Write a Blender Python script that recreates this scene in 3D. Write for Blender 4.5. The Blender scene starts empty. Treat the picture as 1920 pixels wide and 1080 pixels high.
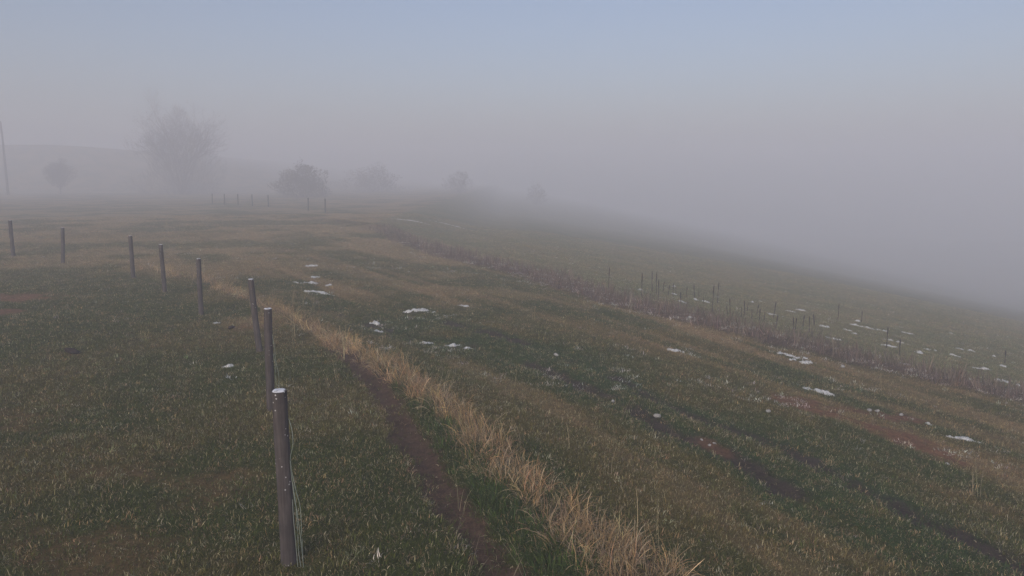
import bpy, math, random
import numpy as np
from mathutils import Vector, Matrix

R = math.radians
rng = np.random.default_rng(7)
random.seed(7)
scene = bpy.context.scene
COL = scene.collection

# ------------------------------------------------------------------ camera
CAMZ = 2.65
cam_data = bpy.data.cameras.new("camera")
cam = bpy.data.objects.new("camera", cam_data)
COL.objects.link(cam)
cam.location = (0, 0, CAMZ)
cam.rotation_euler = (R(90 - 8.5), 0, 0)
cam_data.sensor_width = 36
cam_data.lens = 36 * 1370 / 1920
cam_data.clip_start = 0.05
cam_data.clip_end = 2000
scene.camera = cam

# ------------------------------------------------------------------ world, sun, exposure
SUN_EL, SUN_ROT = 28, 200
world = bpy.data.worlds.new("World")
scene.world = world
world.use_nodes = True
wn = world.node_tree
bg = wn.nodes["Background"]
sky = wn.nodes.new("ShaderNodeTexSky")
sky.sky_type = 'NISHITA'
sky.sun_disc = False
sky.sun_elevation = R(SUN_EL)
sky.sun_rotation = R(SUN_ROT)
sky.air_density = 1.2
sky.dust_density = 2.5
sky.ozone_density = 4.0
tint_n = wn.nodes.new("ShaderNodeMix"); tint_n.data_type = 'RGBA'; tint_n.blend_type = 'MULTIPLY'
tint_n.inputs[0].default_value = 1.0
tint_n.inputs[7].default_value = (1.09, .965, .985, 1)      # white balance of the morning sky
wn.links.new(sky.outputs[0], tint_n.inputs[6])
wn.links.new(tint_n.outputs[2], bg.inputs[0])
bg.inputs[1].default_value = 0.075

sun_d = bpy.data.lights.new("sun", 'SUN')
sun_d.energy = 1.1
sun_d.angle = R(25)
sun_d.color = (1.0, 0.94, 0.80)
sun = bpy.data.objects.new("sun", sun_d)
COL.objects.link(sun)
# sky sun_rotation is measured clockwise from +Y
sdir = Vector((math.sin(R(SUN_ROT)) * math.cos(R(SUN_EL)), math.cos(R(SUN_ROT)) * math.cos(R(SUN_EL)), math.sin(R(SUN_EL))))
sun.rotation_euler = sdir.to_track_quat('Z', 'Y').to_euler()

scene.view_settings.view_transform = 'Standard'
scene.view_settings.look = 'None'
scene.view_settings.gamma = 1
scene.view_settings.exposure = 0.83
scene.view_settings.use_curve_mapping = False
cy = scene.cycles
cy.use_denoising = True
cy.max_bounces = 8
cy.diffuse_bounces = 2
cy.glossy_bounces = 2
cy.transmission_bounces = 2
cy.volume_bounces = 5
cy.transparent_max_bounces = 4
cy.sample_clamp_indirect = 4

# ------------------------------------------------------------------ small helpers
def tag(o, label=None, cat=None, group=None, kind=None):
    if label: o["label"] = label
    if cat: o["category"] = cat
    if group: o["group"] = group
    if kind: o["kind"] = kind
    return o

def mesh_obj(name, verts, faces, mat, parent=None, smooth=True):
    me = bpy.data.meshes.new(name)
    me.from_pydata([tuple(v) for v in verts], [], faces)
    if smooth:
        me.polygons.foreach_set("use_smooth", [True] * len(me.polygons))
    me.materials.append(mat)
    o = bpy.data.objects.new(name, me)
    COL.objects.link(o)
    if parent: o.parent = parent
    return o

def empty(name, loc, rz=0):
    o = bpy.data.objects.new(name, None)
    o.empty_display_size = .2
    COL.objects.link(o)
    o.location = loc
    o.rotation_euler = (0, 0, rz)
    return o

def sstep(x, a, b):
    t = np.clip((x - a) / (b - a), 0, 1)
    return t * t * (3 - 2 * t)

def hash2(ix, iy, seed):
    h = (ix.astype(np.int64) * 374761393 + iy.astype(np.int64) * 668265263 + seed * 974711) & 0x7fffffff
    h = ((h ^ (h >> 13)) * 1274126177) & 0x7fffffff
    return ((h ^ (h >> 16)) & 0xffff) / 65535.0

def vnoise(x, y, seed=0):
    ix = np.floor(x); iy = np.floor(y)
    fx = x - ix; fy = y - iy
    fx = fx * fx * (3 - 2 * fx); fy = fy * fy * (3 - 2 * fy)
    a = hash2(ix, iy, seed); b = hash2(ix + 1, iy, seed)
    c = hash2(ix, iy + 1, seed); d = hash2(ix + 1, iy + 1, seed)
    return (a * (1 - fx) + b * fx) * (1 - fy) + (c * (1 - fx) + d * fx) * fy

def fbm(x, y, seed=0, oct=4):
    s = 0; a = .5; t = 0
    for k in range(oct):
        s = s + a * vnoise(x * 2 ** k + 17.3 * k, y * 2 ** k - 9.1 * k, seed + k); t += a; a *= .5
    return s / t

def pdist(X, Y, P):
    """distance to a polyline"""
    best = np.full(np.shape(X), 1e9)
    for (x0, y0), (x1, y1) in zip(P[:-1], P[1:]):
        dx, dy = x1 - x0, y1 - y0
        t = np.clip(((X - x0) * dx + (Y - y0) * dy) / (dx * dx + dy * dy), 0, 1)
        best = np.minimum(best, np.hypot(X - x0 - t * dx, Y - y0 - t * dy))
    return best

# ------------------------------------------------------------------ the lie of the land (metres, camera stands over the origin)
PATH = [(-6.6, 18.2), (-4.63, 15.61), (-3.62, 13.48), (-2.89, 12.06), (-2.02, 10.32), (-1.46, 8.78), (-1.05, 7.63), (-.73, 6.75), (-.51, 6.04), (-.30, 5.56), (-.12, 5.14), (.06, 4.71), (.4, 3.8), (.9, 2.2)]
STRAW = [(-13.8, 24.4), (-8.52, 19.92), (-7.45, 18.5), (-4.95, 15.55), (-3.06, 12.55), (-1.76, 10.55), (-1.13, 9.45), (-.46, 7.97), (.0, 6.75), (.33, 5.92), (.64, 5.3), (.88, 4.86), (1.12, 4.46), (1.7, 3.6), (2.5, 2.3)]
DITCH = [(-14, 52), (-8.32, 43.93), (-5.45, 37.3), (-2.53, 31.35), (.76, 25.67), (2.34, 22.64), (3.66, 20.57), (4.98, 19.4), (6.02, 18.36), (7.02, 17.41), (7.94, 16.56), (8.97, 16.0), (9.96, 15.4), (10.81, 14.7), (11.51, 13.94), (14, 11.5), (18, 8)]
TRACK_A = [(-5.5, 19.8), (-2.14, 16.02), (-.31, 14.01), (1.42, 11.85), (2.05, 10.47), (2.65, 9.43), (3.46, 8.73), (3.69, 8.02), (4.04, 7.06), (4.28, 6.55), (5, 5.2)]
TRACK_B = [(-4.5, 16.5), (-2.06, 13.82), (-.57, 12.83), (.75, 11.05), (1.49, 9.83), (1.94, 8.82), (2.45, 8.3), (2.95, 7.08), (3.31, 6.25), (3.56, 5.84), (4.2, 4.6)]
TAN_C = [(-.9, 11.9), (-.5, 11.21), (.63, 9.29), (1.17, 8.07), (1.56, 7.28), (1.88, 6.39), (2.3, 5.4)]
PALE_LINE = [(-3.65, 38.37), (-1.47, 33.53), (.63, 28.48), (1.88, 25.53), (2.3, 23.96)]
RED_A = [(4.40, 11.5), (5.1, 11.3), (5.75, 11.3), (6.4, 11.3)]
RED_B = [(4.58, 11.2), (5.23, 10.6), (5.51, 10.35), (5.73, 9.8), (5.91, 9.3)]
SX = np.array([p[0] for p in STRAW][::-1]); SY = np.array([p[1] for p in STRAW][::-1])
DX = np.array([p[0] for p in DITCH][::-1]); DY = np.array([p[1] for p in DITCH][::-1])

def base(X, Y):
    a = np.clip(X + 2.5, 0, 5.5); z = -.15 * a * a / 11.0
    z = z - .15 * np.clip(X - 3, 0, 9)
    b = np.clip(X - 12, 0, 18); z = z - .15 * b - .05 * b * b / 36.0
    z = z - .20 * np.clip(X - 30, 0, 60)
    u = np.clip(X - 90, 0, 60); z = z - .20 * u * (1 - u / 120)
    left = sstep(-X, 1, 9)
    z = z - (1 - left) * .024 * np.clip(Y, 0, 110) - left * .011 * np.clip(Y, 0, 16)
    z = z + .001 * np.clip(Y - 26, 0, 60) * sstep(-X, 8, 34)
    z = z + 12.0 * sstep(Y, 150, 205) * sstep(-X, 25, 130)
    return z

def rows(X, Y):
    """coordinates across / along the sown rows"""
    return X * .83 + Y * .56, -X * .56 + Y * .83

def H(X, Y):
    X = np.asarray(X, float); Y = np.asarray(Y, float)
    z = base(X, Y)
    r = np.hypot(X, Y)
    fade = 1 - sstep(r, 60, 120)
    z = z + fade * (.10 * (fbm(X * .35, Y * .35, 3, 3) - .5) + .045 * (fbm(X * 1.7, Y * 1.7, 5, 3) - .5))
    z = z - .07 * np.exp(-(pdist(X, Y, PATH) / .22) ** 2)
    z = z + .09 * np.exp(-(pdist(X, Y, STRAW) / .5) ** 2)
    z = z - .06 * np.exp(-(pdist(X, Y, TRACK_A) / .18) ** 2) - .055 * np.exp(-(pdist(X, Y, TRACK_B) / .18) ** 2)
    dd = pdist(X, Y, DITCH)
    z = z + np.exp(-(dd / .9) ** 2) * (.10 + .16 * (fbm(X * 1.1, Y * 1.1, 11, 3) - .4))
    a, b = rows(X, Y)
    field = sstep(X - np.interp(Y, SY, SX), .5, 1.2)
    z = z + field * .05 * (vnoise(a * 1.5, b * .12, 21) - .5)
    return z

def H1(x, y): return float(H(np.array([x]), np.array([y]))[0])

SNOW_NEAR = [(-5.72, 20.51, .47, .42), (-5.06, 18.94, .86, .45), (-6.11, 20.48, .22, .31), (-5.96, 21.86, .26, .36), (-5.16, 20.26, .24, .35), (-6.67, 24.21, .46, .45), (-2.15, 16.54, .88, .45), (-1.19, 17.48, .33, .35), (-2.86, 15.1, .25, .3), (-2.68, 14.43, .32, .3), (-1.6, 13.41, .34, .25), (-1.08, 13.15, .27, .25), (-.76, 12.78, .19, .2), (-.68, 15.29, .2, .2), (5.51, 12.59, .64, .34), (6.32, 15.92, .63, .45), (6.33, 15.51, .61, .4), (3.31, 14.5, .35, .3), (6.83, 10.48, .6, .24), (6.66, 11.17, .13, .2), (7.63, 12.77, .15, .2), (9.54, 17.2, .34, .35), (5.69, 9.13, .11, .12), (-5.97, 14.42, .23, .24), (-4.38, 10.97, .17, .18)]
SNOW_FAR = [(4.49, 25.34, .34, .5), (6.48, 28.8, .26, .5), (5.86, 26.03, .23, .45), (5.59, 23.61, .28, .5), (6.49, 25.45, .38, .5), (6.82, 25.27, .42, .5), (9.17, 27.43, .19, .5), (9.8, 28.37, .2, .5), (8.85, 24.11, .52, .55), (9.96, 25.84, .36, .5), (10.9, 27.24, .51, .55), (9.83, 22.79, .33, .45), (9.99, 22.74, .24, .4), (10.67, 22.92, .3, .45), (11.7, 24.35, .43, .5), (12.1, 24.28, .51, .55), (12.63, 24.41, .32, .55), (12.54, 26.05, .21, .45), (10.64, 22.16, .25, .35), (11.51, 21.79, .29, .4), (11.74, 21.56, .27, .4), (10.76, 20.3, .5, .4), (13.58, 24.61, .29, .5), (12.24, 21.05, .21, .4), (12.47, 21.06, .18, .4), (11.34, 19.77, .3, .45), (16.52, 26.88, .32, .5), (12.82, 20.65, .27, .4), (14.48, 22.48, .2, .45), (14.15, 22.55, .29, .45), (14.81, 21.95, .23, .4), (12.25, 18.45, .52, .42), (11.6, 16.85, .45, .38), (11.9, 16.53, .24, .35), (9.01, 20.14, .42, .4), (13.73, 19.91, .18, .3)]

def zones(X, Y):
    """what covers the soil at a spot: weights 0..1"""
    Z = {}
    n1 = fbm(X * 1.3, Y * 1.3, 31, 4); n2 = fbm(X * .45, Y * .45, 37, 3); n3 = fbm(X * 5, Y * 5, 41, 3)
    a, b = rows(X, Y)
    st = fbm(a * 1.1, b * .10, 43, 3); st2 = fbm(a * 3.5, b * .45, 47, 3)
    r = np.hypot(X, Y)
    Z['n1'], Z['n2'], Z['n3'], Z['st'], Z['st2'] = n1, n2, n3, st, st2
    dp = pdist(X, Y, PATH); ds = pdist(X, Y, STRAW)
    side = X - np.interp(Y, SY, SX)
    end = 1 - sstep(Y, 13.2, 16.5)
    Z['path'] = (1 - sstep(dp + .28 * (n3 - .5) + .18 * (n1 - .5), .12, .25)) * end
    sw = .20 + .17 * sstep(-Y, -7.2, -5)
    Z['straw'] = (1 - sstep(ds + .42 * (n1 - .5) + .2 * (n3 - .5), sw * .6, sw * 1.35)) * (1 - sstep(Y, 19, 23)) * (.35 + .65 * sstep(n2 + .3 * n3, .45, .7) + .25 * (1 - sstep(Y, 10, 12))).clip(0, 1)
    gap = sstep(dp, .15, .28) * (side < 0) * (1 - sstep(ds, .9, 1.3)) * (1 - .7 * Z['straw'])
    Z['lush'] = gap * (dp < ds + .45) * (X > np.interp(Y, [p[1] for p in PATH][::-1], [p[0] for p in PATH][::-1]))
    Z['field'] = sstep(side, .1, .7)
    Z['beyond'] = sstep(Y - np.interp(X, DX[::-1], DY[::-1]), -.2, .8) * (X > -9)
    dd = pdist(X, Y, DITCH)
    dw = 1.0 + .3 * (n2 - .5)
    Z['ditch'] = (1 - sstep(dd + .5 * (n1 - .5), dw * .6, dw * 1.2)) * sstep(Y + X, 8, 14)
    Z['ditch'] = Z['ditch'] * (1 - .7 * sstep(Y, 30, 45))
    da = pdist(X, Y, TRACK_A); db = pdist(X, Y, TRACK_B); dc = pdist(X, Y, TAN_C)
    tsoil = np.maximum((1 - sstep(da + .28 * (n3 - .5), .12, .30)) * sstep(n1 + .2 * (n2 - .5), .34, .52),
                       (1 - sstep(db + .28 * (n3 - .5), .12, .30)) * sstep(fbm(X * 1.1, Y * 1.1, 53, 3), .38, .55))
    Z['track'] = tsoil * (1 - sstep(Y, 14.5, 19))
    Z['clover'] = (1 - sstep(np.minimum(da, db) + .6 * (n1 - .5), .25, .65)) * (1 - sstep(Y, 13, 17)) * (1 - .5 * (db < .12))
    Z['tan'] = np.clip((1 - sstep(dc + .5 * (n1 - .5), .05, .35)) * .55
               + (1 - sstep(np.abs(side - 1.1 - .2 * n2) + .5 * (n1 - .5), .1, .5)) * .12 * Z['field']
               + (1 - sstep(np.hypot((X - 2.75) * 1.2 + (Y - 6.2) * .5, (Y - 6.2) * .45) + .8 * (n1 - .5), .1, .7)) * .6
               + (1 - sstep(np.abs(db - .32) + .6 * (n1 - .5), .05, .22)) * .5 * (X < np.interp(Y, [p[1] for p in TRACK_B][::-1], [p[0] for p in TRACK_B][::-1]))
               + sstep(st, .49, .69) * .8 * Z['field'] * (1 - Z['beyond'])
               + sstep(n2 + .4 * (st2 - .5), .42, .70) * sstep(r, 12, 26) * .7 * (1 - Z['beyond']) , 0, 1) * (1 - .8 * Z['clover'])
    for (cx, cy, rx, ry) in ((-18, 37, 9, 2.6), (-10.5, 42, 5, 1.8), (-10.3, 29, 3, .9), (-13.9, 24.5, 1.6, .7), (-5.2, 14.6, .9, 1.0), (-15, 34.5, 6, 1.2)):
        Z['tan'] = np.maximum(Z['tan'] * (1 - .9 * Z['ditch']), (1 - sstep(np.hypot((X - cx) / rx, (Y - cy) / ry) + .7 * (st2 - .5) + .5 * (n1 - .5), .5, 1.1)) * .8)
    pl = pdist(X, Y, PALE_LINE)
    Z['pale'] = (1 - sstep(pl + .15 * (n3 - .5), .06, .2)) * sstep(n1, .36, .5)
    red = np.maximum(1 - sstep(pdist(X, Y, RED_A) + .6 * (n1 - .5) + .7 * (n3 - .5), .05, .42), 1 - sstep(pdist(X, Y, RED_B) + .5 * (n1 - .5) + .7 * (n3 - .5), .06, .42))
    red = np.maximum(red, .55 * (1 - sstep(np.hypot((X - 2.42), (Y - 8.47) * .7) + .5 * (n3 - .5), .02, .26)))
    for (cx, cy, rx, ry) in ((-12.1, 17.3, 1.6, .9), (-11.2, 15.3, .9, .5), (-7.13, 11.56, .16, .12)):
        red = np.maximum(red, .85 * (1 - sstep(np.hypot((X - cx) / rx, (Y - cy) / ry) + .9 * (n1 - .5) + .6 * (n3 - .5), .5, 1.0)))
    for (cx, cy, rx, ry) in ((-4.3, 5.3, .9, .5), (-3.2, 5.1, .9, .45), (-3.7, 6.7, .5, .3), (-5.9, 8.2, 1.0, .5), (-2.6, 6.3, .6, .5), (-4.9, 14.4, .8, .9)):
        red = np.maximum(red, .45 * (1 - sstep(np.hypot((X - cx) / rx, (Y - cy) / ry) + 1.3 * (n1 - .5) + 1.2 * (n3 - .5), .3, 1.1)))
    Z['red'] = red
    snow = np.zeros_like(X)
    for (x, y, l, w) in SNOW_NEAR + SNOW_FAR:
        snow = np.maximum(snow, 1 - sstep(np.hypot((X - x) / (l * .5 + .02), (Y - y) / (w * .5 + .05)), .7, 1.2))
    Z['snow'] = snow
    Z['soil'] = np.clip(np.maximum.reduce([Z['path'], Z['track'], Z['red']]), 0, 1)
    return Z

def mixc(c, col, w):
    return c * (1 - w[:, None]) + np.array(col)[None] * w[:, None]

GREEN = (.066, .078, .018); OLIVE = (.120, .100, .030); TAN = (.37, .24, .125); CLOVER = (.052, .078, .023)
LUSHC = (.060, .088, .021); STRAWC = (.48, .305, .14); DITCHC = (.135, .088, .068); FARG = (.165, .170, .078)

def cover_colour(X, Y, Z):
    c = np.tile(np.array(GREEN), (len(X), 1))
    c = mixc(c, OLIVE, sstep(Z['n2'] + .35 * (Z['n1'] - .5), .38, .66) * .9)
    c = mixc(c, CLOVER, sstep(Z['st'], .30, .48) * (1 - sstep(Z['st'], .48, .54)) * Z['field'] * .5)
    c = mixc(c, TAN, Z['tan'] * np.clip(.25 + .9 * (Z['st2'] - .2), .1, .9))
    c = mixc(c, CLOVER, np.clip(Z['clover'] * 1.1, 0, 1))
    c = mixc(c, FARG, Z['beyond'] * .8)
    c = mixc(c, (.30, .225, .115), sstep(np.hypot(X, Y), 14, 34) * (.25 + .6 * sstep(Z['n2'] + .3 * (Z['st2'] - .5), .35, .6)) * (1 - .6 * Z['beyond']))   # drier tan turf further out, plus haze painted in as lightening with camera distance
    c = mixc(c, LUSHC, Z['lush'] * .9)
    c = mixc(c, DITCHC, Z['ditch'] * .9)
    c = mixc(c, (.34, .27, .16), Z['pale'] * .8)
    return c

# ------------------------------------------------------------------ material helpers
def new_mat(name, rough=.8, spec=.25):
    m = bpy.data.materials.new(name); m.use_nodes = True
    b = m.node_tree.nodes["Principled BSDF"]
    b.inputs["Roughness"].default_value = rough
    b.inputs["Specular IOR Level"].default_value = spec
    return m, m.node_tree, b

def nd(nt, t, **kw):
    n = nt.nodes.new(t)
    for k, v in kw.items(): setattr(n, k, v)
    return n

def ramp(nt, fac, stops):
    n = nd(nt, "ShaderNodeValToRGB")
    e = n.color_ramp.elements
    e[0].position, e[0].color = stops[0][0], (*stops[0][1], 1)
    e[1].position, e[1].color = stops[-1][0], (*stops[-1][1], 1)
    for p, c in stops[1:-1]:
        q = e.new(p); q.color = (*c, 1)
    nt.links.new(fac, n.inputs[0])
    return n.outputs[0]

def noise(nt, scale, detail=4, vec=None, rough=.6):
    n = nd(nt, "ShaderNodeTexNoise")
    n.inputs["Scale"].default_value = scale; n.inputs["Detail"].default_value = detail; n.inputs["Roughness"].default_value = rough
    if vec is not None: nt.links.new(vec, n.inputs["Vector"])
    return n.outputs[0]

def bump(nt, h, bsdf, strength, dist):
    n = nd(nt, "ShaderNodeBump"); n.inputs["Strength"].default_value = strength; n.inputs["Distance"].default_value = dist
    nt.links.new(h, n.inputs["Height"]); nt.links.new(n.outputs[0], bsdf.inputs["Normal"])

def mul(nt, a, b, fac=1.0):
    n = nd(nt, "ShaderNodeMix", data_type='RGBA', blend_type='MULTIPLY')
    n.inputs[0].default_value = fac
    nt.links.new(a, n.inputs[6]); nt.links.new(b, n.inputs[7])
    return n.outputs[2]

# ground: cover colour from the survey attribute, broken up by fine procedural grain
M_ground, nt, bs = new_mat("ground_turf_and_soil", .95, .1)
at = nd(nt, "ShaderNodeAttribute"); at.attribute_name = "cover"
tc = nd(nt, "ShaderNodeTexCoord")
g1 = noise(nt, 9, 8, tc.outputs["Object"], .7)
g2 = noise(nt, 45, 5, tc.outputs["Object"], .7)
col = mul(nt, at.outputs["Color"], ramp(nt, g1, [(.3, (.55, .55, .55)), (.7, (1.45, 1.42, 1.38))]))
col = mul(nt, col, ramp(nt, g2, [(.3, (.6, .6, .6)), (.7, (1.4, 1.4, 1.4))]))
nt.links.new(col, bs.inputs["Base Color"])
bump(nt, g2, bs, .8, .03)

def blade_mat(name, rough=.7, spec=.14, dryc=(.34, .285, .165)):
    m, nt, bs = new_mat(name, rough, spec)
    t = nd(nt, "ShaderNodeAttribute", attribute_type='INSTANCER'); t.attribute_name = "tint"
    d = nd(nt, "ShaderNodeAttribute"); d.attribute_name = "dry"
    v = nd(nt, "ShaderNodeAttribute"); v.attribute_name = "tone"
    mx = nd(nt, "ShaderNodeMix", data_type='RGBA')
    nt.links.new(d.outputs["Fac"], mx.inputs[0]); nt.links.new(t.outputs["Color"], mx.inputs[6])
    mx.inputs[7].default_value = (*dryc, 1)
    c = mul(nt, mx.outputs[2], v.outputs["Color"])
    nt.links.new(c, bs.inputs["Base Color"])
    tr = nd(nt, "ShaderNodeBsdfTranslucent"); nt.links.new(c, tr.inputs[0])
    ms = nd(nt, "ShaderNodeMixShader"); ms.inputs[0].default_value = .2
    nt.links.new(bs.outputs[0], ms.inputs[1]); nt.links.new(tr.outputs[0], ms.inputs[2])
    nt.links.new(ms.outputs[0], nt.nodes["Material Output"].inputs[0])
    return m
M_grass = blade_mat("grass_blades")
M_straw = blade_mat("straw_blades", .7, .15, (.48, .38, .24))
M_weed = blade_mat("weed_stems", .8, .15, (.22, .18, .14))

def wood_mat(name, c0, c1, c2, fleck=False):
    m, nt, bs = new_mat(name, .85, .15)
    tc = nd(nt, "ShaderNodeTexCoord")
    mp = nd(nt, "ShaderNodeMapping"); mp.inputs["Scale"].default_value = (1, 1, .06)
    nt.links.new(tc.outputs["Object"], mp.inputs[0])
    n = noise(nt, 60, 6, mp.outputs[0], .65)
    c = ramp(nt, n, [(.3, c0), (.5, c1), (.72, c2)])
    n2 = noise(nt, 5, 4, tc.outputs["Object"])
    c = mul(nt, c, ramp(nt, n2, [(.35, (.75, .75, .75)), (.65, (1.15, 1.12, 1.1))]))
    if fleck:   # frost flecks clinging to the wood
        vo = nd(nt, "ShaderNodeTexVoronoi"); vo.inputs["Scale"].default_value = 24
        nt.links.new(tc.outputs["Object"], vo.inputs["Vector"])
        n3 = noise(nt, 3.0, 2, tc.outputs["Object"])
        th = nd(nt, "ShaderNodeMath", operation='LESS_THAN'); nt.links.new(vo.outputs["Distance"], th.inputs[0]); th.inputs[1].default_value = .13
        t2 = nd(nt, "ShaderNodeMath", operation='GREATER_THAN'); nt.links.new(n3, t2.inputs[0]); t2.inputs[1].default_value = .52
        mm = nd(nt, "ShaderNodeMath", operation='MULTIPLY'); nt.links.new(th.outputs[0], mm.inputs[0]); nt.links.new(t2.outputs[0], mm.inputs[1])
        mx = nd(nt, "ShaderNodeMix", data_type='RGBA'); nt.links.new(mm.outputs[0], mx.inputs[0]); nt.links.new(c, mx.inputs[6]); mx.inputs[7].default_value = (.55, .53, .5, 1)
        c = mx.outputs[2]
    nt.links.new(c, bs.inputs["Base Color"])
    bump(nt, n, bs, .6, .004)
    return m
M_post = wood_mat("weathered_post_wood", (.058, .048, .046), (.092, .078, .074), (.135, .115, .108), True)
M_bark = wood_mat("grey_bark", (.12, .10, .095), (.17, .145, .135), (.23, .20, .185))
M_pole = wood_mat("pole_wood", (.06, .05, .05), (.09, .075, .075), (.12, .1, .1))
M_stalk = wood_mat("dead_stalk", (.045, .035, .03), (.07, .055, .048), (.10, .08, .07))

M_frost, nt, bs = new_mat("old_snow_frost", .7, .3)
tc = nd(nt, "ShaderNodeTexCoord")
n = noise(nt, 30, 5, tc.outputs["Object"])
nt.links.new(ramp(nt, n, [(.3, (.34, .32, .28)), (.48, (.62, .60, .56)), (.7, (.80, .79, .78))]), bs.inputs["Base Color"])
bump(nt, n, bs, .7, .02)
M_sawn, nt, bs = new_mat("frosted_sawn_end", .7, .3)
tc = nd(nt, "ShaderNodeTexCoord")
n = noise(nt, 22, 4, tc.outputs["Object"])
nt.links.new(ramp(nt, n, [(.38, (.10, .09, .085)), (.46, (.72, .71, .71)), (.75, (.86, .86, .88))]), bs.inputs["Base Color"])
M_stone, nt, bs = new_mat("pale_field_stone", .9, .2)
tc = nd(nt, "ShaderNodeTexCoord")
n = noise(nt, 14, 5, tc.outputs["Object"])
nt.links.new(ramp(nt, n, [(.3, (.22, .20, .18)), (.7, (.48, .46, .43))]), bs.inputs["Base Color"])
bump(nt, n, bs, .6, .01)
M_clod, nt, bs = new_mat("dark_soil_clod", .95, .1)
tc = nd(nt, "ShaderNodeTexCoord")
n = noise(nt, 20, 5, tc.outputs["Object"])
nt.links.new(ramp(nt, n, [(.3, (.02, .015, .014)), (.7, (.06, .042, .036))]), bs.inputs["Base Color"])
M_wire, nt, bs = new_mat("dull_wire", .45, .5)
bs.inputs["Metallic"].default_value = .2
n = noise(nt, 40, 3)
nt.links.new(ramp(nt, n, [(.3, (.22, .25, .20)), (.7, (.36, .40, .33))]), bs.inputs["Base Color"])
M_bud, nt, bs = new_mat("buds_and_young_leaves", .8, .2)
n = noise(nt, 3, 3)
nt.links.new(ramp(nt, n, [(.3, (.13, .11, .09)), (.7, (.21, .18, .15))]), bs.inputs["Base Color"])

# ------------------------------------------------------------------ ground: one sheet out into the fog
th = np.concatenate([np.linspace(-52, 52, 640), np.linspace(52, 308, 130)[1:-1]])
th = np.radians(th)
rr = np.concatenate([[1.0], 1.0 * 1.0118 ** np.arange(1, 520)])
rr = rr[rr < 402]
NT, NR = len(th), len(rr)
RRg, THg = np.meshgrid(rr, th, indexing='ij')
GX = (RRg * np.sin(THg)).ravel(); GY = (RRg * np.cos(THg)).ravel()
GZ = H(GX, GY)
Zg = zones(GX, GY)
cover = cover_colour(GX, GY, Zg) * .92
cover = mixc(cover, (.115, .085, .068), Zg['straw'] * .5)
cover = mixc(cover, (.098, .060, .040), np.clip(Zg['path'] * 1.1, 0, 1))
cover = mixc(cover, (.062, .046, .036), Zg['track'])
cover = mixc(cover, (.20, .098, .052), np.clip(Zg['red'] * 1.1, 0, 1))
V = np.empty((NT * NR + 1, 3)); V[:-1, 0] = GX; V[:-1, 1] = GY; V[:-1, 2] = GZ
V[-1] = (0, 0, H1(0, 0))
ii = (np.arange(NR - 1)[:, None] * NT); jj = np.arange(NT)[None]; j2 = (np.arange(NT)[None] + 1) % NT
Q = np.stack([ii + jj, ii + NT + jj, ii + NT + j2, ii + j2], -1).reshape(-1, 4)[:, ::-1]
fan = np.stack([np.full(NT, NT * NR), np.arange(NT), (np.arange(NT) + 1) % NT], -1)[:, ::-1]
me = bpy.data.meshes.new("ground")
me.from_pydata(V.tolist(), [], Q.tolist() + fan.tolist())
me.polygons.foreach_set("use_smooth", np.ones(len(me.polygons), bool))
a = me.color_attributes.new("cover", 'FLOAT_COLOR', 'POINT')
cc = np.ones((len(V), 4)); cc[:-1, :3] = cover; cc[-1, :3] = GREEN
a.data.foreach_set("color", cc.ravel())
me.materials.append(M_ground)
ground = bpy.data.objects.new("ground", me); COL.objects.link(ground)
tag(ground, "rolling pasture ground falling away into the fog", "ground", kind="structure")
if ground.data.polygons[1000].normal.z < 0: ground.data.flip_normals()

# ------------------------------------------------------------------ grass: tuft meshes, scattered by geometry nodes
def tuft_mesh(name, mat, blades, spread, hmin, hmax, width, lean, droop, dryp, seed, seg=3, head=False):
    r = random.Random(seed)
    vs, fs, dry, tone = [], [], [], []
    for k in range(blades):
        ang = r.uniform(0, 2 * math.pi); rad = spread * math.sqrt(r.random())
        x, y = rad * math.cos(ang), rad * math.sin(ang)
        h = r.uniform(hmin, hmax); az = ang + r.gauss(0, .9); ln = abs(r.gauss(lean, lean * .5)); w = width * r.uniform(.7, 1.3)
        sx, sy = -math.sin(az + r.gauss(0, .5)), math.cos(az)
        d = 1 if r.random() < dryp else 0; d = d * r.uniform(.5, 1); tn = math.exp(r.gauss(0, .32))
        b0 = len(vs); px, py, pz = x, y, -.012; tilt = ln * .4
        for s in range(seg + 1):
            f = s / seg
            ww = w * (1 - f ** 2 * .85) * .5
            if head and s == seg - 1: ww *= 1.8
            vs += [(px - sx * ww, py - sy * ww, pz), (px + sx * ww, py + sy * ww, pz)]
            dry += [d, d]; tone += [tn, tn]
            st = h / seg
            px += math.cos(az) * math.sin(tilt) * st; py += math.sin(az) * math.sin(tilt) * st; pz += math.cos(tilt) * st
            tilt = min(tilt + (ln + droop * r.random()) / seg, 2.2)
        for s in range(seg):
            i = b0 + 2 * s; fs.append((i, i + 1, i + 3, i + 2))
    me = bpy.data.meshes.new(name); me.from_pydata(vs, [], fs)
    me.polygons.foreach_set("use_smooth", [True] * len(fs))
    me.materials.append(mat)
    a = me.attributes.new("dry", 'FLOAT', 'POINT'); a.data.foreach_set("value", dry)
    a = me.color_attributes.new("tone", 'FLOAT_COLOR', 'POINT')
    a.data.foreach_set("color", np.repeat(np.array(tone)[:, None], 4, 1).ravel())
    return bpy.data.objects.new(name, me)

def tuft_set(name, n, **kw):
    c = bpy.data.collections.new(name)
    for k in range(n): c.objects.link(tuft_mesh("%s_tuft_%02d" % (name, k), seed=hash((name, k)) % 1000 if False else 100 * len(name) + k, **kw))
    return c, n

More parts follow.
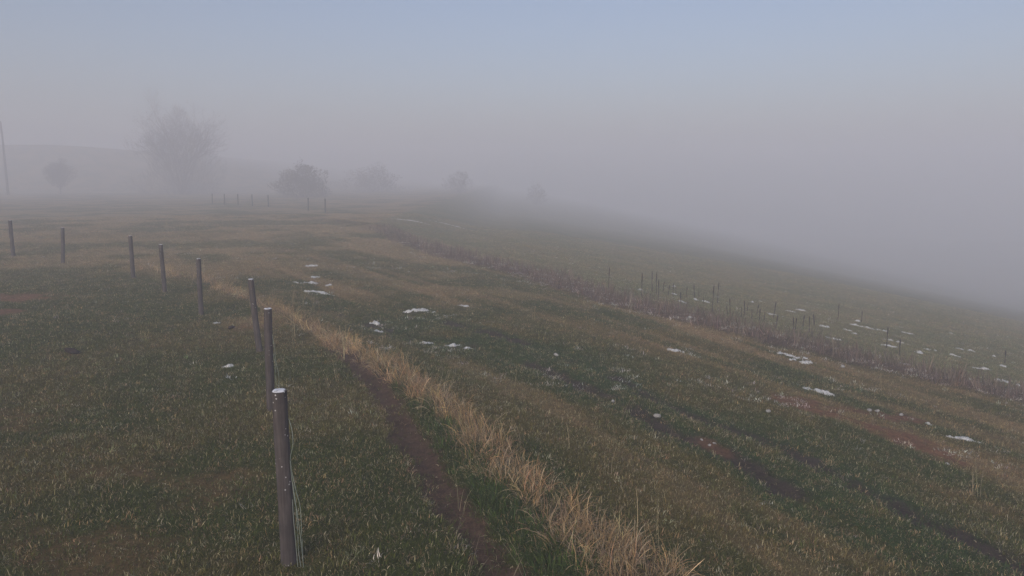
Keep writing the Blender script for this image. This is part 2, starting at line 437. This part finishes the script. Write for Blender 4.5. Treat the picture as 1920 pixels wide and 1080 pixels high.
def scatter(name, label, cat, tufts, X, Y, tint, scale, tiltmax=.25):
    coll, n = tufts
    N = len(X)
    me = bpy.data.meshes.new(name)
    me.vertices.add(N)
    P = np.stack([X, Y, H(X, Y)], -1)
    me.vertices.foreach_set("co", P.ravel())
    a = me.attributes.new("pick", 'INT', 'POINT'); a.data.foreach_set("value", rng.integers(0, n, N).astype(np.int32))
    a = me.attributes.new("turn", 'FLOAT_VECTOR', 'POINT')
    t = np.stack([rng.normal(0, tiltmax * .5, N), rng.normal(0, tiltmax * .5, N), rng.uniform(0, 6.283, N)], -1)
    a.data.foreach_set("vector", t.ravel())
    a = me.attributes.new("size", 'FLOAT', 'POINT'); a.data.foreach_set("value", scale)
    a = me.attributes.new("tint", 'FLOAT_COLOR', 'POINT')
    c4 = np.ones((N, 4)); c4[:, :3] = tint; a.data.foreach_set("color", c4.ravel())
    o = bpy.data.objects.new(name, me); COL.objects.link(o)
    ng = bpy.data.node_groups.new(name + "_scatter", 'GeometryNodeTree')
    ng.interface.new_socket("Geometry", in_out='INPUT', socket_type='NodeSocketGeometry')
    ng.interface.new_socket("Geometry", in_out='OUTPUT', socket_type='NodeSocketGeometry')
    gi = ng.nodes.new("NodeGroupInput"); go = ng.nodes.new("NodeGroupOutput")
    ci = ng.nodes.new("GeometryNodeCollectionInfo"); ci.inputs[0].default_value = coll
    ci.inputs["Separate Children"].default_value = True; ci.inputs["Reset Children"].default_value = True
    ip = ng.nodes.new("GeometryNodeInstanceOnPoints"); ip.inputs["Pick Instance"].default_value = True
    def na(nm, ty):
        q = ng.nodes.new("GeometryNodeInputNamedAttribute"); q.data_type = ty; q.inputs[0].default_value = nm
        return q.outputs[0]
    L = ng.links
    L.new(gi.outputs[0], ip.inputs["Points"]); L.new(ci.outputs[0], ip.inputs["Instance"])
    L.new(na("pick", 'INT'), ip.inputs["Instance Index"])
    er = ng.nodes.new("FunctionNodeEulerToRotation"); L.new(na("turn", 'FLOAT_VECTOR'), er.inputs[0])
    L.new(er.outputs[0], ip.inputs["Rotation"]); L.new(na("size", 'FLOAT'), ip.inputs["Scale"])
    L.new(ip.outputs[0], go.inputs[0])
    md = o.modifiers.new("scatter", 'NODES'); md.node_group = ng
    return tag(o, label, cat, kind="stuff")

def spots(rho0, rflat, power, rmin, rmax, half=50):
    """random ground spots, thinning with distance"""
    rg = np.linspace(rmin, rmax, 2000)
    w = rg * rho0 * np.minimum(1, (rflat / rg) ** power) * 2 * R(half)
    cdf = np.cumsum(w) * (rg[1] - rg[0]); n = int(cdf[-1])
    r = np.interp(rng.random(n) * cdf[-1], cdf, rg); t = rng.uniform(-R(half), R(half), n)
    return r * np.sin(t), r * np.cos(t)

def jit(c, s=.18):
    return np.clip(c * np.exp(rng.normal(0, s, (len(c), 1))) * (1 + rng.normal(0, .06, c.shape)), .01, .8)

short = tuft_set("short_grass", 8, mat=M_grass, blades=22, spread=.085, hmin=.016, hmax=.055, width=.0042, lean=1.1, droop=1.1, dryp=.10, seg=3)
strawt = tuft_set("dry_straw", 8, mat=M_straw, blades=22, spread=.11, hmin=.08, hmax=.34, width=.0040, lean=.85, droop=1.3, dryp=.35, seg=4, head=True)
weedt = tuft_set("ditch_weed", 6, mat=M_weed, blades=11, spread=.12, hmin=.12, hmax=.42, width=.007, lean=.35, droop=.5, dryp=.3, seg=3, head=True)
lusht = tuft_set("verge_grass", 6, mat=M_grass, blades=16, spread=.08, hmin=.05, hmax=.17, width=.0060, lean=.8, droop=.9, dryp=.04, seg=4)
stemt = tuft_set("seed_stem", 6, mat=M_straw, blades=3, spread=.05, hmin=.28, hmax=.55, width=.0045, lean=.25, droop=.35, dryp=.5, seg=5, head=True)

X, Y = spots(680, 8, 1.25, 3.2, 62)
Z = zones(X, Y); r = np.hypot(X, Y)
keep = rng.random(len(X)) > np.clip(Z['path'] * .93 + Z['track'] * .9 + Z['red'] * .85 + Z['straw'] * .6 + Z['ditch'] * .4 + Z['snow'] * .6, 0, .97)
X, Y, r = X[keep], Y[keep], r[keep]; Z = {k: v[keep] for k, v in Z.items()}
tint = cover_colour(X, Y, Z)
tint = mixc(tint, TAN, (rng.random(len(X)) < .10) * .8)
tint = mixc(tint, (.42, .37, .26), (rng.random(len(X)) < .02) * .8)
size = (.75 + .5 * rng.random(len(X))) * (1 + .014 * np.clip(r - 8, 0, 40)) * (.8 + .5 * Z['n1'])
size *= np.where(Z['field'] > .5, .95, 1.0) * (1 - .4 * Z['red'])
fieldm = Z['field'] > .5
scatter("lawn_grass", "short damp grass growing round the fence posts", "grass", short, X[~fieldm], Y[~fieldm], jit(tint[~fieldm]), size[~fieldm])
scatter("field_grass", "short patchy pasture grass in faint rows beyond the straw strip", "grass", short, X[fieldm], Y[fieldm], jit(tint[fieldm]), size[fieldm])

X, Y = spots(112, 12, 1.0, 3.2, 30)
Z = zones(X, Y); keep = rng.random(len(X)) < Z['straw']
X, Y = X[keep], Y[keep]; n = len(X)
scatter("straw_strip", "tall tan dry straw grass in a strip along the trodden path", "straw", strawt, X, Y, jit(mixc(np.tile(STRAWC, (n, 1)), (.26, .20, .14), (rng.random(n) < .35) * rng.random(n)), .3), .55 + .6 * rng.random(n), .6)

X, Y = spots(200, 12, 1.0, 3.2, 18)
Z = zones(X, Y); keep = rng.random(len(X)) < Z['lush'] * (.5 + .5 * (Z['n1'] > .45))
X, Y = X[keep], Y[keep]; n = len(X)
scatter("verge_grass", "long green grass between the bare path and the straw", "grass", lusht, X, Y, jit(np.tile(LUSHC, (n, 1))), .7 + .6 * rng.random(n), .4)

X, Y = spots(32, 14, .8, 4, 50)
Z = zones(X, Y); keep = rng.random(len(X)) < np.clip(Z['ditch'] * 1.0 + .5 * sstep(pdist(X, Y - .7, DITCH), 1.1, .3) * (Z['ditch'] < .6) * sstep(X + Y, 12, 18), 0, 1) * (X > -8)
X, Y = X[keep], Y[keep]; n = len(X)
scatter("ditch_weeds", "brown dead weeds filling the ditch across the field", "weeds", weedt, X, Y, jit(np.tile((.20, .145, .11), (n, 1)), .3), .5 + .8 * rng.random(n), .4)

X, Y = spots(2.2, 14, .3, 4, 24)
Z = zones(X, Y); ds = pdist(X, Y, STRAW)
keep = rng.random(len(X)) < np.where(ds < 1.1, 1.0, .05 * (Z['field'] > .5) + .01)
X, Y = X[keep], Y[keep]; n = len(X)
scatter("seed_stems", "thin upright seed stems rising out of the grass", "grass", stemt, X, Y, jit(np.tile((.36, .30, .17), (n, 1))), .6 + .6 * rng.random(n), .35)

# frosted, bleached tufts caught along the ditch and in drifts over the field
X, Y = spots(120, 12, 1.0, 4, 45)
Z = zones(X, Y)
drift = sstep(fbm(X * .8, Y * 1.6, 71, 3), .60, .72) * sstep(fbm(X * 4, Y * 7, 73, 2), .5, .62)
near_ditch = sstep(pdist(X, Y, DITCH), 2.0, .2) * (X > -6)
keep = rng.random(len(X)) < np.clip(drift * (.35 * Z['field'] * (np.hypot(X, Y) > 10) + .5 * near_ditch + .03 * (Z['soil'] < .1)) + .7 * near_ditch * (fbm(X * 2.2, Y * 3.2, 77, 3) > .57), 0, 1)
X, Y = X[keep], Y[keep]; n = len(X)
scatter("bleached_tufts", "whitish bleached and frosted tufts scattered over field and ditch", "grass", short, X, Y, jit(np.tile((.55, .51, .45), (n, 1)), .2), 1.0 + .7 * rng.random(n), .5)

# coarser, paler blades in the lawn
X, Y = spots(34, 9, 1.0, 3.2, 24)
Z = zones(X, Y)
keep = (Z['field'] < .3) & (rng.random(len(X)) < sstep(Z['n2'] + .5 * (Z['n1'] - .5), .42, .68) * (1 - Z['path']))
X, Y = X[keep], Y[keep]; n = len(X)
scatter("coarse_lawn_grass", "coarser paler grass blades standing out of the lawn", "grass", lusht, X, Y, jit(np.tile((.19, .20, .095), (n, 1)), .3), .36 + .36 * rng.random(n), .5)

# ------------------------------------------------------------------ fence posts
def tube(vs, fs, path, radii, n=8, cap=True):
    """append a tapered tube along path to vs / fs"""
    b0 = len(vs); P = [Vector(p) for p in path]
    for k, p in enumerate(P):
        d = (P[min(k + 1, len(P) - 1)] - P[max(k - 1, 0)]).normalized()
        u = d.orthogonal().normalized() if abs(d.z) < .999 else Vector((1, 0, 0)); v = d.cross(u)
        for j in range(n):
            a = 2 * math.pi * j / n
            vs.append(p + (u * math.cos(a) + v * math.sin(a)) * radii[k])
    for k in range(len(P) - 1):
        for j in range(n):
            i = b0 + k * n; fs.append((i + j, i + (j + 1) % n, i + n + (j + 1) % n, i + n + j))
    if cap:
        fs.append(tuple(b0 + j for j in range(n))[::-1]); fs.append(tuple(b0 + (len(P) - 1) * n + j for j in range(n)))

def fence_post(x, y, h, rad, lx, ly, label, group, seed):
    r = random.Random(seed)
    z = H1(x, y)
    root = empty("fence_post", (x, y, z), r.uniform(0, 6))
    rz = root.rotation_euler.z
    tl = Vector((lx, ly, 0)); tl.rotate(Matrix.Rotation(-rz, 3, 'Z'))
    vs, fs = [], []; N = 28
    zs = [-.25, 0, .12, .3, .5, .7, .9, .97, .995, 1.0]
    for k, f in enumerate(zs):
        rr_ = rad * (1.06 - .08 * max(f, 0)) * (1 if f < .99 else (.985 if f < 1 else .94))
        for j in range(N):
            a = 2 * math.pi * j / N
            q = rr_ * (1 + .03 * math.sin(2 * a + seed) + .018 * math.sin(5 * a + 3 * f) + r.uniform(-.006, .006))
            vs.append((math.cos(a) * q + tl.x * f + .006 * math.sin(4 * f + seed), math.sin(a) * q + tl.y * f, f * h))
    for k in range(len(zs) - 1):
        for j in range(N):
            fs.append((k * N + j, k * N + (j + 1) % N, (k + 1) * N + (j + 1) % N, (k + 1) * N + j))
    mesh_obj("shaft", vs, fs, M_post, root)
    # sawn top: a slightly uneven disc with a thin rind of frost
    vs, fs = [], []
    cx, cy = tl.x + .006 * math.sin(4 + seed), tl.y
    rings = [.955, .8, .5, .2]
    for q, f in enumerate(rings):
        for j in range(N):
            a = 2 * math.pi * j / N
            e = rad * .98 * f * (1 + .03 * math.sin(2 * a + seed) + .018 * math.sin(5 * a + 3))
            vs.append((cx + math.cos(a) * e, cy + math.sin(a) * e, h - .002 + (0 if q == 0 else .007 + .003 * r.random())))
    for q in range(3):
        for j in range(N):
            fs.append((q * N + j, q * N + (j + 1) % N, (q + 1) * N + (j + 1) % N, (q + 1) * N + j))
    fs.append(tuple(3 * N + j for j in range(N)))
    t = mesh_obj("sawn_top", vs, fs, M_sawn, root)
    t["label"] = "white frosted sawn top"
    return tag(root, label, "post", group)

POSTS = [
 (-1.64, 5.00, 1.31, .053, .00, "thick grey wooden fence post with loose wire hanging at its side"),
 (-2.96, 8.64, 1.27, .048, .03, "grey wooden fence post rising right behind the one with loose wire"),
 (-4.28, 12.09, 1.24, .050, -.085, "leaning grey wooden fence post where the dry straw strip starts"),
 (-6.60, 15.27, 1.20, .050, .01, "upright grey fence post beside the small white patch near the leaning post"),
 (-8.71, 18.10, 1.20, .050, -.01, "fifth grey fence post along the row, counted from the hanging wire"),
 (-10.86, 20.77, 1.20, .052, .00, "sixth grey fence post along the row, counted from the hanging wire"),
 (-15.25, 24.67, 1.20, .058, .09, "grey fence post next to last in the row towards the pole"),
 (-18.43, 26.89, 1.32, .062, .00, "last visible grey fence post in the row, nearest the utility pole"),
]
for k, (x, y, h, rad, lx, lab) in enumerate(POSTS):
    fence_post(x, y, h, rad, lx, 0, lab, "fence posts along the lawn edge", k * 7 + 1)

# loose wire at the first two posts
def wire(x, y, label, lines, rad):
    root = empty("loose_wire", (x, y, H1(x, y)))
    for pts in lines:
        P = []
        for k in range(len(pts) - 1):   # Catmull-Rom
            p0, p1, p2, p3 = [Vector(pts[max(0, min(len(pts) - 1, k + q))]) for q in (-1, 0, 1, 2)]
            for s in range(6):
                t = s / 6
                P.append(.5 * ((2 * p1) + (p2 - p0) * t + (2 * p0 - 5 * p1 + 4 * p2 - p3) * t * t + (3 * p1 - p0 - 3 * p2 + p3) * t ** 3))
        P.append(Vector(pts[-1]))
        vs, fs = [], []; tube(vs, fs, P, [rad] * len(P), 5)
        mesh_obj("strand", vs, fs, M_wire, root)
    return tag(root, label, "wire")
wire(-1.64, 5.0, "thin loose wire strands dangling beside the thickest fence post", [
    [(.05, .01, 1.10), (.075, -.01, 1.02), (.08, -.02, .92), (.055, -.01, .82), (.06, -.01, .72), (.09, -.03, .58), (.115, -.03, .45), (.12, -.04, .25), (.125, -.05, -.02)],
    [(.055, -.02, .80), (.06, -.02, .68), (.08, -.04, .52), (.10, -.05, .40), (.115, -.05, .2), (.13, -.06, -.02)],
    [(.06, 0, .62), (.075, 0, .45), (.085, -.02, .3), (.09, -.03, .1), (.11, -.05, -.02)],
    [(.055, -.01, .50), (.06, -.02, .35), (.07, -.03, .2), (.085, -.05, -.02)]], .0025)
wire(-2.96, 8.64, "faint thin wire loop hanging by the second fence post", [
    [(.06, 0, 1.0), (.09, -.02, .8), (.10, -.02, .62), (.13, -.03, .45), (.12, -.03, .2), (.13, -.04, -.02)],
    [(.055, 0, .75), (.085, -.01, .6), (.09, -.02, .4), (.08, -.02, -.02)]], .0025)

# ------------------------------------------------------------------ white patches (old snow / frost on matted grass)
def snow_patch(x, y, l, w, label, group, seed):
    r = np.random.default_rng(seed)
    n = max(16, int(l / .014)); m = max(12, int(w / .022))
    gx = np.linspace(-l * .62, l * .62, n); gy = np.linspace(-w * .62, w * .62, m)
    A, B = np.meshgrid(gx, gy, indexing='ij')
    px, py = x + A, y + B - A * .25
    ridge = np.abs(B + .22 * w * np.sin(A / l * 5 + seed)) / (w * .34)
    f = 1 - np.hypot(A / (l * .58), .8 * ridge)
    f = f + 1.9 * (fbm(px * 11, py * 6, seed, 4) - .5) + .8 * (fbm(px * 34, py * 20, seed + 3, 2) - .5)
    h = np.clip(f - .33, 0, 1) ** .6
    z = H(px, py)
    zz = z - .008 + h * .055 * (.5 + 1.0 * fbm(px * 14, py * 14, seed + 9, 3))
    keepv = h > 0
    idx = -np.ones((n, m), int); vs, fs = [], []
    z0 = H1(x, y)
    def vid(i, j):
        if idx[i, j] < 0:
            idx[i, j] = len(vs); vs.append((px[i, j] - x, py[i, j] - y, zz[i, j] - z0))
        return idx[i, j]
    for i in range(n - 1):
        for j in range(m - 1):
            if keepv[i, j] or keepv[i + 1, j] or keepv[i, j + 1] or keepv[i + 1, j + 1]:
                fs.append((vid(i, j), vid(i + 1, j), vid(i + 1, j + 1), vid(i, j + 1)))
    if not fs: return None
    o = mesh_obj("snow_patch", vs, fs, M_frost)
    o.location = (x, y, z0)
    return tag(o, label, "snow patch", group)

NEARL = {0: "peaked white patch on the field behind the straw strip's thin end", 1: "longest white streak lying beside the peaked white patch",
 6: "long lumpy white streak in the middle of the grassy field", 7: "short white patch beside the long lumpy white streak",
 14: "white wavy streak between the red bare soil and the ditch", 15: "broad whitish patch along the near bank of the weedy ditch",
 16: "second whitish patch along the near bank of the weedy ditch", 17: "whitish patch in olive grass short of the weedy ditch", 18: "bent white streak on dark grass past the red bare soil",
 23: "small white patch in the lawn by the upright fourth fence post", 24: "small white patch in the open lawn beside the second post"}
for k, (x, y, l, w) in enumerate(SNOW_NEAR):
    snow_patch(x, y, l, w, NEARL.get(k, "small white fleck of old snow on the near field grass"), None if k in NEARL else "small white flecks on the near field", 300 + k)
for k, (x, y, l, w) in enumerate(SNOW_FAR):
    snow_patch(x, y, l * .95, w * .8, "small white streak lying on the green field beyond the weedy ditch", "white streaks beyond the ditch", 500 + k)
snow_patch(-7.2, 52.05, 2.6, .7, "long white line across the distant field in fog", None, 601)
snow_patch(-4.6, 55.5, 3.0, .7, "fainter white line at the foggy end of the field", None, 602)

# ------------------------------------------------------------------ stones and clods
def stone(name, x, y, s, mat, label, group, seed, flat=.6, sink=.25):
    r = random.Random(seed)
    vs, fs = [], []; n, m = 9, 6
    vs.append((0, 0, s * .5 * flat * 1.05))
    ph = [r.uniform(0, 6) for _ in range(4)]
    for k in range(1, m):
        t = math.pi * k / m
        for j in range(n):
            a = 2 * math.pi * j / n
            q = s * .5 * (1 + .16 * math.sin(2 * a + ph[0]) + .12 * math.sin(3 * a + 2 * t + ph[1]) + r.uniform(-.07, .07))
            vs.append((q * math.sin(t) * math.cos(a) * 1.15, q * math.sin(t) * math.sin(a) * .9, q * math.cos(t) * flat))
    vs.append((0, 0, -s * .5 * flat))
    for j in range(n): fs.append((0, 1 + j, 1 + (j + 1) % n))
    for k in range(m - 2):
        for j in range(n):
            i = 1 + k * n; fs.append((i + j, i + n + j, i + n + (j + 1) % n, i + (j + 1) % n))
    L = len(vs) - 1
    for j in range(n): fs.append((L, L - n + (j + 1) % n, L - n + j))
    o = mesh_obj(name, vs, fs, mat, smooth=False)
    o.location = (x, y, H1(x, y) + s * .5 * flat * (1 - 2 * sink) + .02)
    o.rotation_euler = (r.uniform(-.2, .2), r.uniform(-.2, .2), r.uniform(0, 6))
    return tag(o, label, name.replace("_", " ").split()[-1], group)
for k, (x, y, s, lab, g) in enumerate([
 (.79, 12.78, .11, "pale round stone alone in the grass between the wheel tracks", None),
 (7.15, 15.37, .15, "pale stone at the near foot of the weedy ditch", None),
 (3.77, 10.36, .10, "pale stone in the grass short of the red bare soil", None),
 (1.93, 9.35, .12, "flat pale stone on the edge of the wheel track", None),
 (1.43, 9.99, .09, "small pale stone further up the wheel track", None),
 (3.07, 9.06, .08, "small pale stone in the dark grass beside the wheel track", None),
 (5.83, 11.49, .11, "pale stone lying on the red bare soil", "stones on the red bare soil"),
 (5.98, 11.53, .09, "pale stone lying on the red bare soil", "stones on the red bare soil"),
 (6.35, 11.48, .10, "pale stone lying on the red bare soil", "stones on the red bare soil"),
 (2.39, 8.46, .06, "little pale pebble on the small bare spot by the track", "pebbles on the small bare spot"),
 (2.46, 8.50, .05, "little pale pebble on the small bare spot by the track", "pebbles on the small bare spot"),
 (2.33, 8.60, .05, "little pale pebble on the small bare spot by the track", "pebbles on the small bare spot"),
 (7.53, 18.6, .22, "pale rock among the brown weeds of the ditch", "rocks in the weedy ditch"),
 (4.72, 19.08, .20, "pale rock among the brown weeds of the ditch", "rocks in the weedy ditch"),
]):
    stone("stone", x, y, s * .72, M_stone, lab, g, 40 + k)
stone("soil_clod", -7.13, 11.56, .22, M_clod, "dark clod of soil lying in the open lawn", None, 81, .4)
stone("soil_clod", -5.4, 13.77, .12, M_clod, "little dark clod in the lawn close to the leaning post", None, 82, .5)

# ------------------------------------------------------------------ dead stalks standing along the ditch
STALKS = [(3.27, 24.49, .7), (4.23, 23.54, .8), (4.91, 25.31, .75), (4.92, 24.63, .76), (4.7, 23.12, .67), (5.52, 26.37, .37), (5.45, 25.21, .36), (5.58, 25.01, .47), (5.93, 26.1, .27), (5.21, 22.19, .48), (6.25, 25.91, .37), (6.62, 26.14, .48), (6.84, 26.38, .25), (6.38, 23.93, .25), (6.12, 22.01, .86), (7.25, 25.44, .75), (6.57, 21.91, .28), (6.69, 22.02, .49), (7.32, 22.6, .46), (6.96, 21.77, .32), (7.94, 24.27, .31), (7.29, 21.82, .32), (7.99, 23.48, .34), (7.48, 21.74, .36), (7.7, 21.93, .28), (8.39, 23.05, .54), (7.82, 19.85, .47), (8.22, 20.78, .37), (8.94, 22.05, .37), (8.57, 20.65, .47), (9.64, 22.87, .3), (11.23, 24.74, .62), (9.48, 22.5, .38), (10.31, 19.65, .61), (10.16, 18.69, .45), (14.35, 20.71, .4), (7.52, 20.43, .38), (12.64, 25.97, .4)]
SL = {0: "lone thin dead stalk at the start of the stalks along the ditch", 14: "tallest dark dead stalk standing among the ditch weeds",
      31: "thin dead stalk out among the white streaks of the far field", 35: "small faint dead stalk far down the green field"}
for k, (x, y, h) in enumerate(STALKS):
    r = random.Random(900 + k)
    root = empty("dead_stalk", (x, y, H1(x, y)), r.uniform(0, 6))
    lx, ly = r.gauss(0, .025), r.gauss(0, .025)
    vs, fs = [], []
    tube(vs, fs, [(0, 0, -.05), (lx * .3, ly * .3, h * .3), (lx * .7, ly * .5, h * .6), (lx, ly, h)], [.014, .012, .010, .007], 6)
    mesh_obj("stem", vs, fs, M_stalk, root)
    if h > .33:
        vs, fs = [], []
        top = .55 + .1 * r.random()
        tube(vs, fs, [(lx * .65, ly * .5, h * top), (lx * .75, ly * .6, h * (top + .12)), (lx * .9, ly * .9, h * .93), (lx, ly, h * 1.02)], [.010, .019, .016, .006], 7)
        mesh_obj("seed_head", vs, fs, M_stalk, root)
    tag(root, SL.get(k, "thin dark dead weed stalk standing along the ditch"), "stalk", None if k in SL else "dead stalks along the ditch")

# ------------------------------------------------------------------ trees and bushes out in the fog
def grow(r, vs, fs, tips, p, d, length, rad, level, maxlevel, split, spread, up, nseg=4):
    path = [p.copy()]; radii = [rad]
    q = p.copy(); dd = d.normalized()
    for s in range(nseg):
        dd = (dd + Vector((r.gauss(0, .16), r.gauss(0, .16), r.gauss(0, .1) + up))).normalized()
        q = q + dd * length / nseg
        path.append(q.copy()); radii.append(max(rad * (1 - .55 * (s + 1) / nseg), .004))
    tube(vs, fs, path, radii, 6 if level == 0 else (4 if level < maxlevel - 1 else 3), False)
    if level >= maxlevel:
        tips += path[1:]; return
    n = split[level]
    for k in range(n):
        t = r.uniform(.25, 1) if level else r.uniform(.3, 1)
        i = min(int(t * nseg), nseg - 1); f = t * nseg - i
        b = path[i].lerp(path[i + 1], f)
        ax = (path[i + 1] - path[i]).normalized()
        sd = ax.orthogonal(); sd.rotate(Matrix.Rotation(r.uniform(0, 6.283), 3, ax))
        nd_ = (ax * math.cos(spread) + sd.normalized() * math.sin(spread) * r.uniform(.7, 1.2)).normalized()
        grow(r, vs, fs, tips, b, nd_, length * r.uniform(.45, .72) * (1.15 - .4 * t), max(rad * .5 * (1.1 - .4 * t), .005), level + 1, maxlevel, split, spread, up, nseg if level < 1 else 3)

def tree(name, x, y, stems, h, split, spread, up, trunk_r, tipn, label, cat, seed, rnd=.4, clear=.0, bud=.05, wide=1.0, env=None, twigs=0, twig_len=.4):
    r = random.Random(seed)
    root = empty(name, (x, y, H1(x, y)))
    tv, tf, cv, cf, tips = [], [], [], [], []
    for k in range(stems):
        a = 2 * math.pi * k / stems + r.uniform(-.4, .4)
        d = Vector((math.cos(a) * rnd * wide, math.sin(a) * rnd, 1)) if (stems > 1 and k) else Vector((.03, 0, 1))
        hh = h * (1 if k == 0 else r.uniform(.62, .85))
        p = Vector((math.cos(a) * .12, math.sin(a) * .12, -.1)) if stems > 1 else Vector((0, 0, -.1))
        dn = d.normalized()
        c = max(clear, .12) * hh
        p2 = p + dn * c
        tube(tv, tf, [p, p + dn * c * .5, p2, p2 + dn * .15], [trunk_r * 1.25, trunk_r * 1.05, trunk_r, trunk_r * .96], 8, False)
        grow(r, cv, cf, tips, p2, dn, (hh - c) * .86, trunk_r * .95, 0, len(split), split, spread, up)
    for k in range(twigs):       # fine twigs filling the crown's outline
        while True:
            f = env[0][0] + (1 - env[0][0]) * r.random()
            er = float(np.interp(f, [e[0] for e in env], [e[1] for e in env])) * h
            if r.random() < (er / (max(e[1] for e in env) * h)) ** 1.4: break
        a = r.uniform(0, 6.283); q = er * math.sqrt(r.random()) * (.55 + .9 * float(vnoise(np.array([a * 1.6 + seed]), np.array([f * 4.5 + seed * .7]), seed)[0]))
        p = Vector((q * math.cos(a), q * math.sin(a), f * h))
        d = Vector((math.cos(a) * .6, math.sin(a) * .6, 1)) + Vector((r.gauss(0, .4), r.gauss(0, .4), r.gauss(0, .3)))
        d.normalize(); L = twig_len * r.uniform(.5, 1.5) * (h * .13 + .3)
        d2 = (d + Vector((r.gauss(0, .3), r.gauss(0, .3), r.gauss(0, .2)))).normalized()
        tube(cv, cf, [p - d * L * .5, p, p + d2 * L * .5], [.013, .011, .007], 3, False)
        tips += [p, p + d2 * L * .5]
    mesh_obj("trunk", tv, tf, M_bark, root)
    mesh_obj("crown", cv, cf, M_bark, root)
    bv, bf = [], []
    for k in range(tipn):
        t = r.choice(tips) + Vector((r.gauss(0, .05), r.gauss(0, .05), r.gauss(0, .05)))
        u = Vector((r.gauss(0, 1), r.gauss(0, 1), r.gauss(0, 1))).normalized(); v = u.orthogonal().normalized()
        s = bud * r.uniform(.5, 1.3); i = len(bv)
        bv += [t - u * s, t + v * s * .5, t + u * s, t - v * s * .5]; bf.append((i, i + 1, i + 2, i + 3))
    b = mesh_obj("foliage", bv, bf, M_bud, root, False)
    return tag(root, label, cat)

tree("bare_tree", -59.3, 132.5, 9, 15.8, (8, 5, 4, 3), .62, .05, .12, 9000, "large bare tree with fine twiggy crown fading into the fog", "tree", 5, .42, .03, .07, 1.0,
     [(0, .40), (.12, .43), (.35, .43), (.55, .40), (.68, .33), (.8, .20), (.92, .10), (1, .02)], 6500, .5)
tree("small_tree", -81.5, 133, 1, 5.6, (12, 6, 4), .8, .02, .10, 3500, "small round-headed tree standing beyond the lawn, towards the utility pole", "tree", 9, .3, .22, .10, 1.0,
     [(.2, .05), (.3, .22), (.5, .38), (.75, .40), (.92, .25), (1, .05)], 2400, .4)
tree("dark_bush", -31.2, 111, 9, 4.8, (7, 5, 4), .8, .02, .05, 9000, "dark dense bush at the foot of the foggy slope", "bush", 12, 1.0, .02, .10, 1.2,
     [(0, .75), (.2, .9), (.5, .85), (.75, .65), (.92, .38), (1, .1)], 3200, .3)
tree("faint_bush", -30, 158, 9, 5.6, (7, 5, 4), .8, .02, .05, 7000, "wide faint bush just behind the dark dense bush", "bush", 15, 1.1, .02, .11, 1.5,
     [(0, 1.2), (.3, 1.3), (.6, 1.1), (.85, .6), (1, .15)], 2600, .35)
tree("pale_bush", -10.9, 152, 6, 4.3, (6, 5, 4), .8, .02, .03, 2500, "low faint bush beyond the long white line in the field", "bush", 18, .7, .02, .09, 1.0,
     [(0, .4), (.4, .5), (.8, .35), (1, .1)], 900, .3)
tree("misty_bush", 5.8, 172, 6, 4.8, (6, 5, 4), .8, .02, .03, 2500, "barely visible bush far beyond the dry ditch in the mist", "bush", 21, .7, .02, .09, 1.0,
     [(0, .45), (.4, .55), (.8, .4), (1, .1)], 900, .3)

# utility pole and far fence posts
pr = empty("utility_pole", (-86.2, 126, H1(-86.2, 126)))
vs, fs = [], []; tube(vs, fs, [(0, 0, -.4), (.01, 0, 4.0), (.0, 0, 8.4), (-.06, 0, 12.2)], [.19, .18, .16, .14], 12)
mesh_obj("shaft", vs, fs, M_pole, pr)
vs, fs = [], []; tube(vs, fs, [(-.06, 0, 12.18), (-.06, 0, 12.28), (-.06, 0, 12.36), (-.06, 0, 12.44)], [.05, .08, .07, .03], 8)
mesh_obj("insulator", vs, fs, M_pole, pr)
tag(pr, "tall thin utility pole fading into the fog", "pole")
for k, (x, y) in enumerate([(-33.0, 81.0), (-31.0, 79.3), (-29.0, 77.8), (-27.0, 76.4), (-24.6, 74.2), (-18.3, 66.0), (-15.9, 62.5)]):
    root = empty("distant_post", (x, y, H1(x, y)))
    vs, fs = [], []; tube(vs, fs, [(0, 0, -.2), (.01, 0, .5), (.02, 0, 1.15), (.02, 0, 1.17)], [.06, .058, .055, .04], 8)
    mesh_obj("shaft", vs, fs, M_pole, root)
    tag(root, "faint distant fence post in the fog near the dark bush", "post", "far fence posts in the fog")

# ------------------------------------------------------------------ fog: one closed box of even air round everything
FOG = 0.0105
bx = [(-410, -410, -42), (410, -410, -42), (410, 410, -42), (-410, 410, -42), (-410, -410, 18.5), (410, -410, 18.5), (410, 410, 18.5), (-410, 410, 18.5)]
fm = bpy.data.materials.new("fog"); fm.use_nodes = True
nt = fm.node_tree
nt.nodes.remove(nt.nodes["Principled BSDF"])
pv = nd(nt, "ShaderNodeVolumePrincipled")
pv.inputs["Color"].default_value = (.952, .950, .980, 1)
pv.inputs["Density"].default_value = FOG
pv.inputs["Density Attribute"].default_value = ""
pv.inputs["Color Attribute"].default_value = ""
pv.inputs["Temperature Attribute"].default_value = ""
pv.inputs["Anisotropy"].default_value = .0
nt.links.new(pv.outputs[0], nt.nodes["Material Output"].inputs["Volume"])
hz = mesh_obj("haze", bx, [(3, 2, 1, 0), (4, 5, 6, 7), (0, 1, 5, 4), (1, 2, 6, 5), (2, 3, 7, 6), (3, 0, 4, 7)], fm, smooth=False)
tag(hz, "even grey-blue morning fog filling the whole pasture", "fog", kind="stuff")
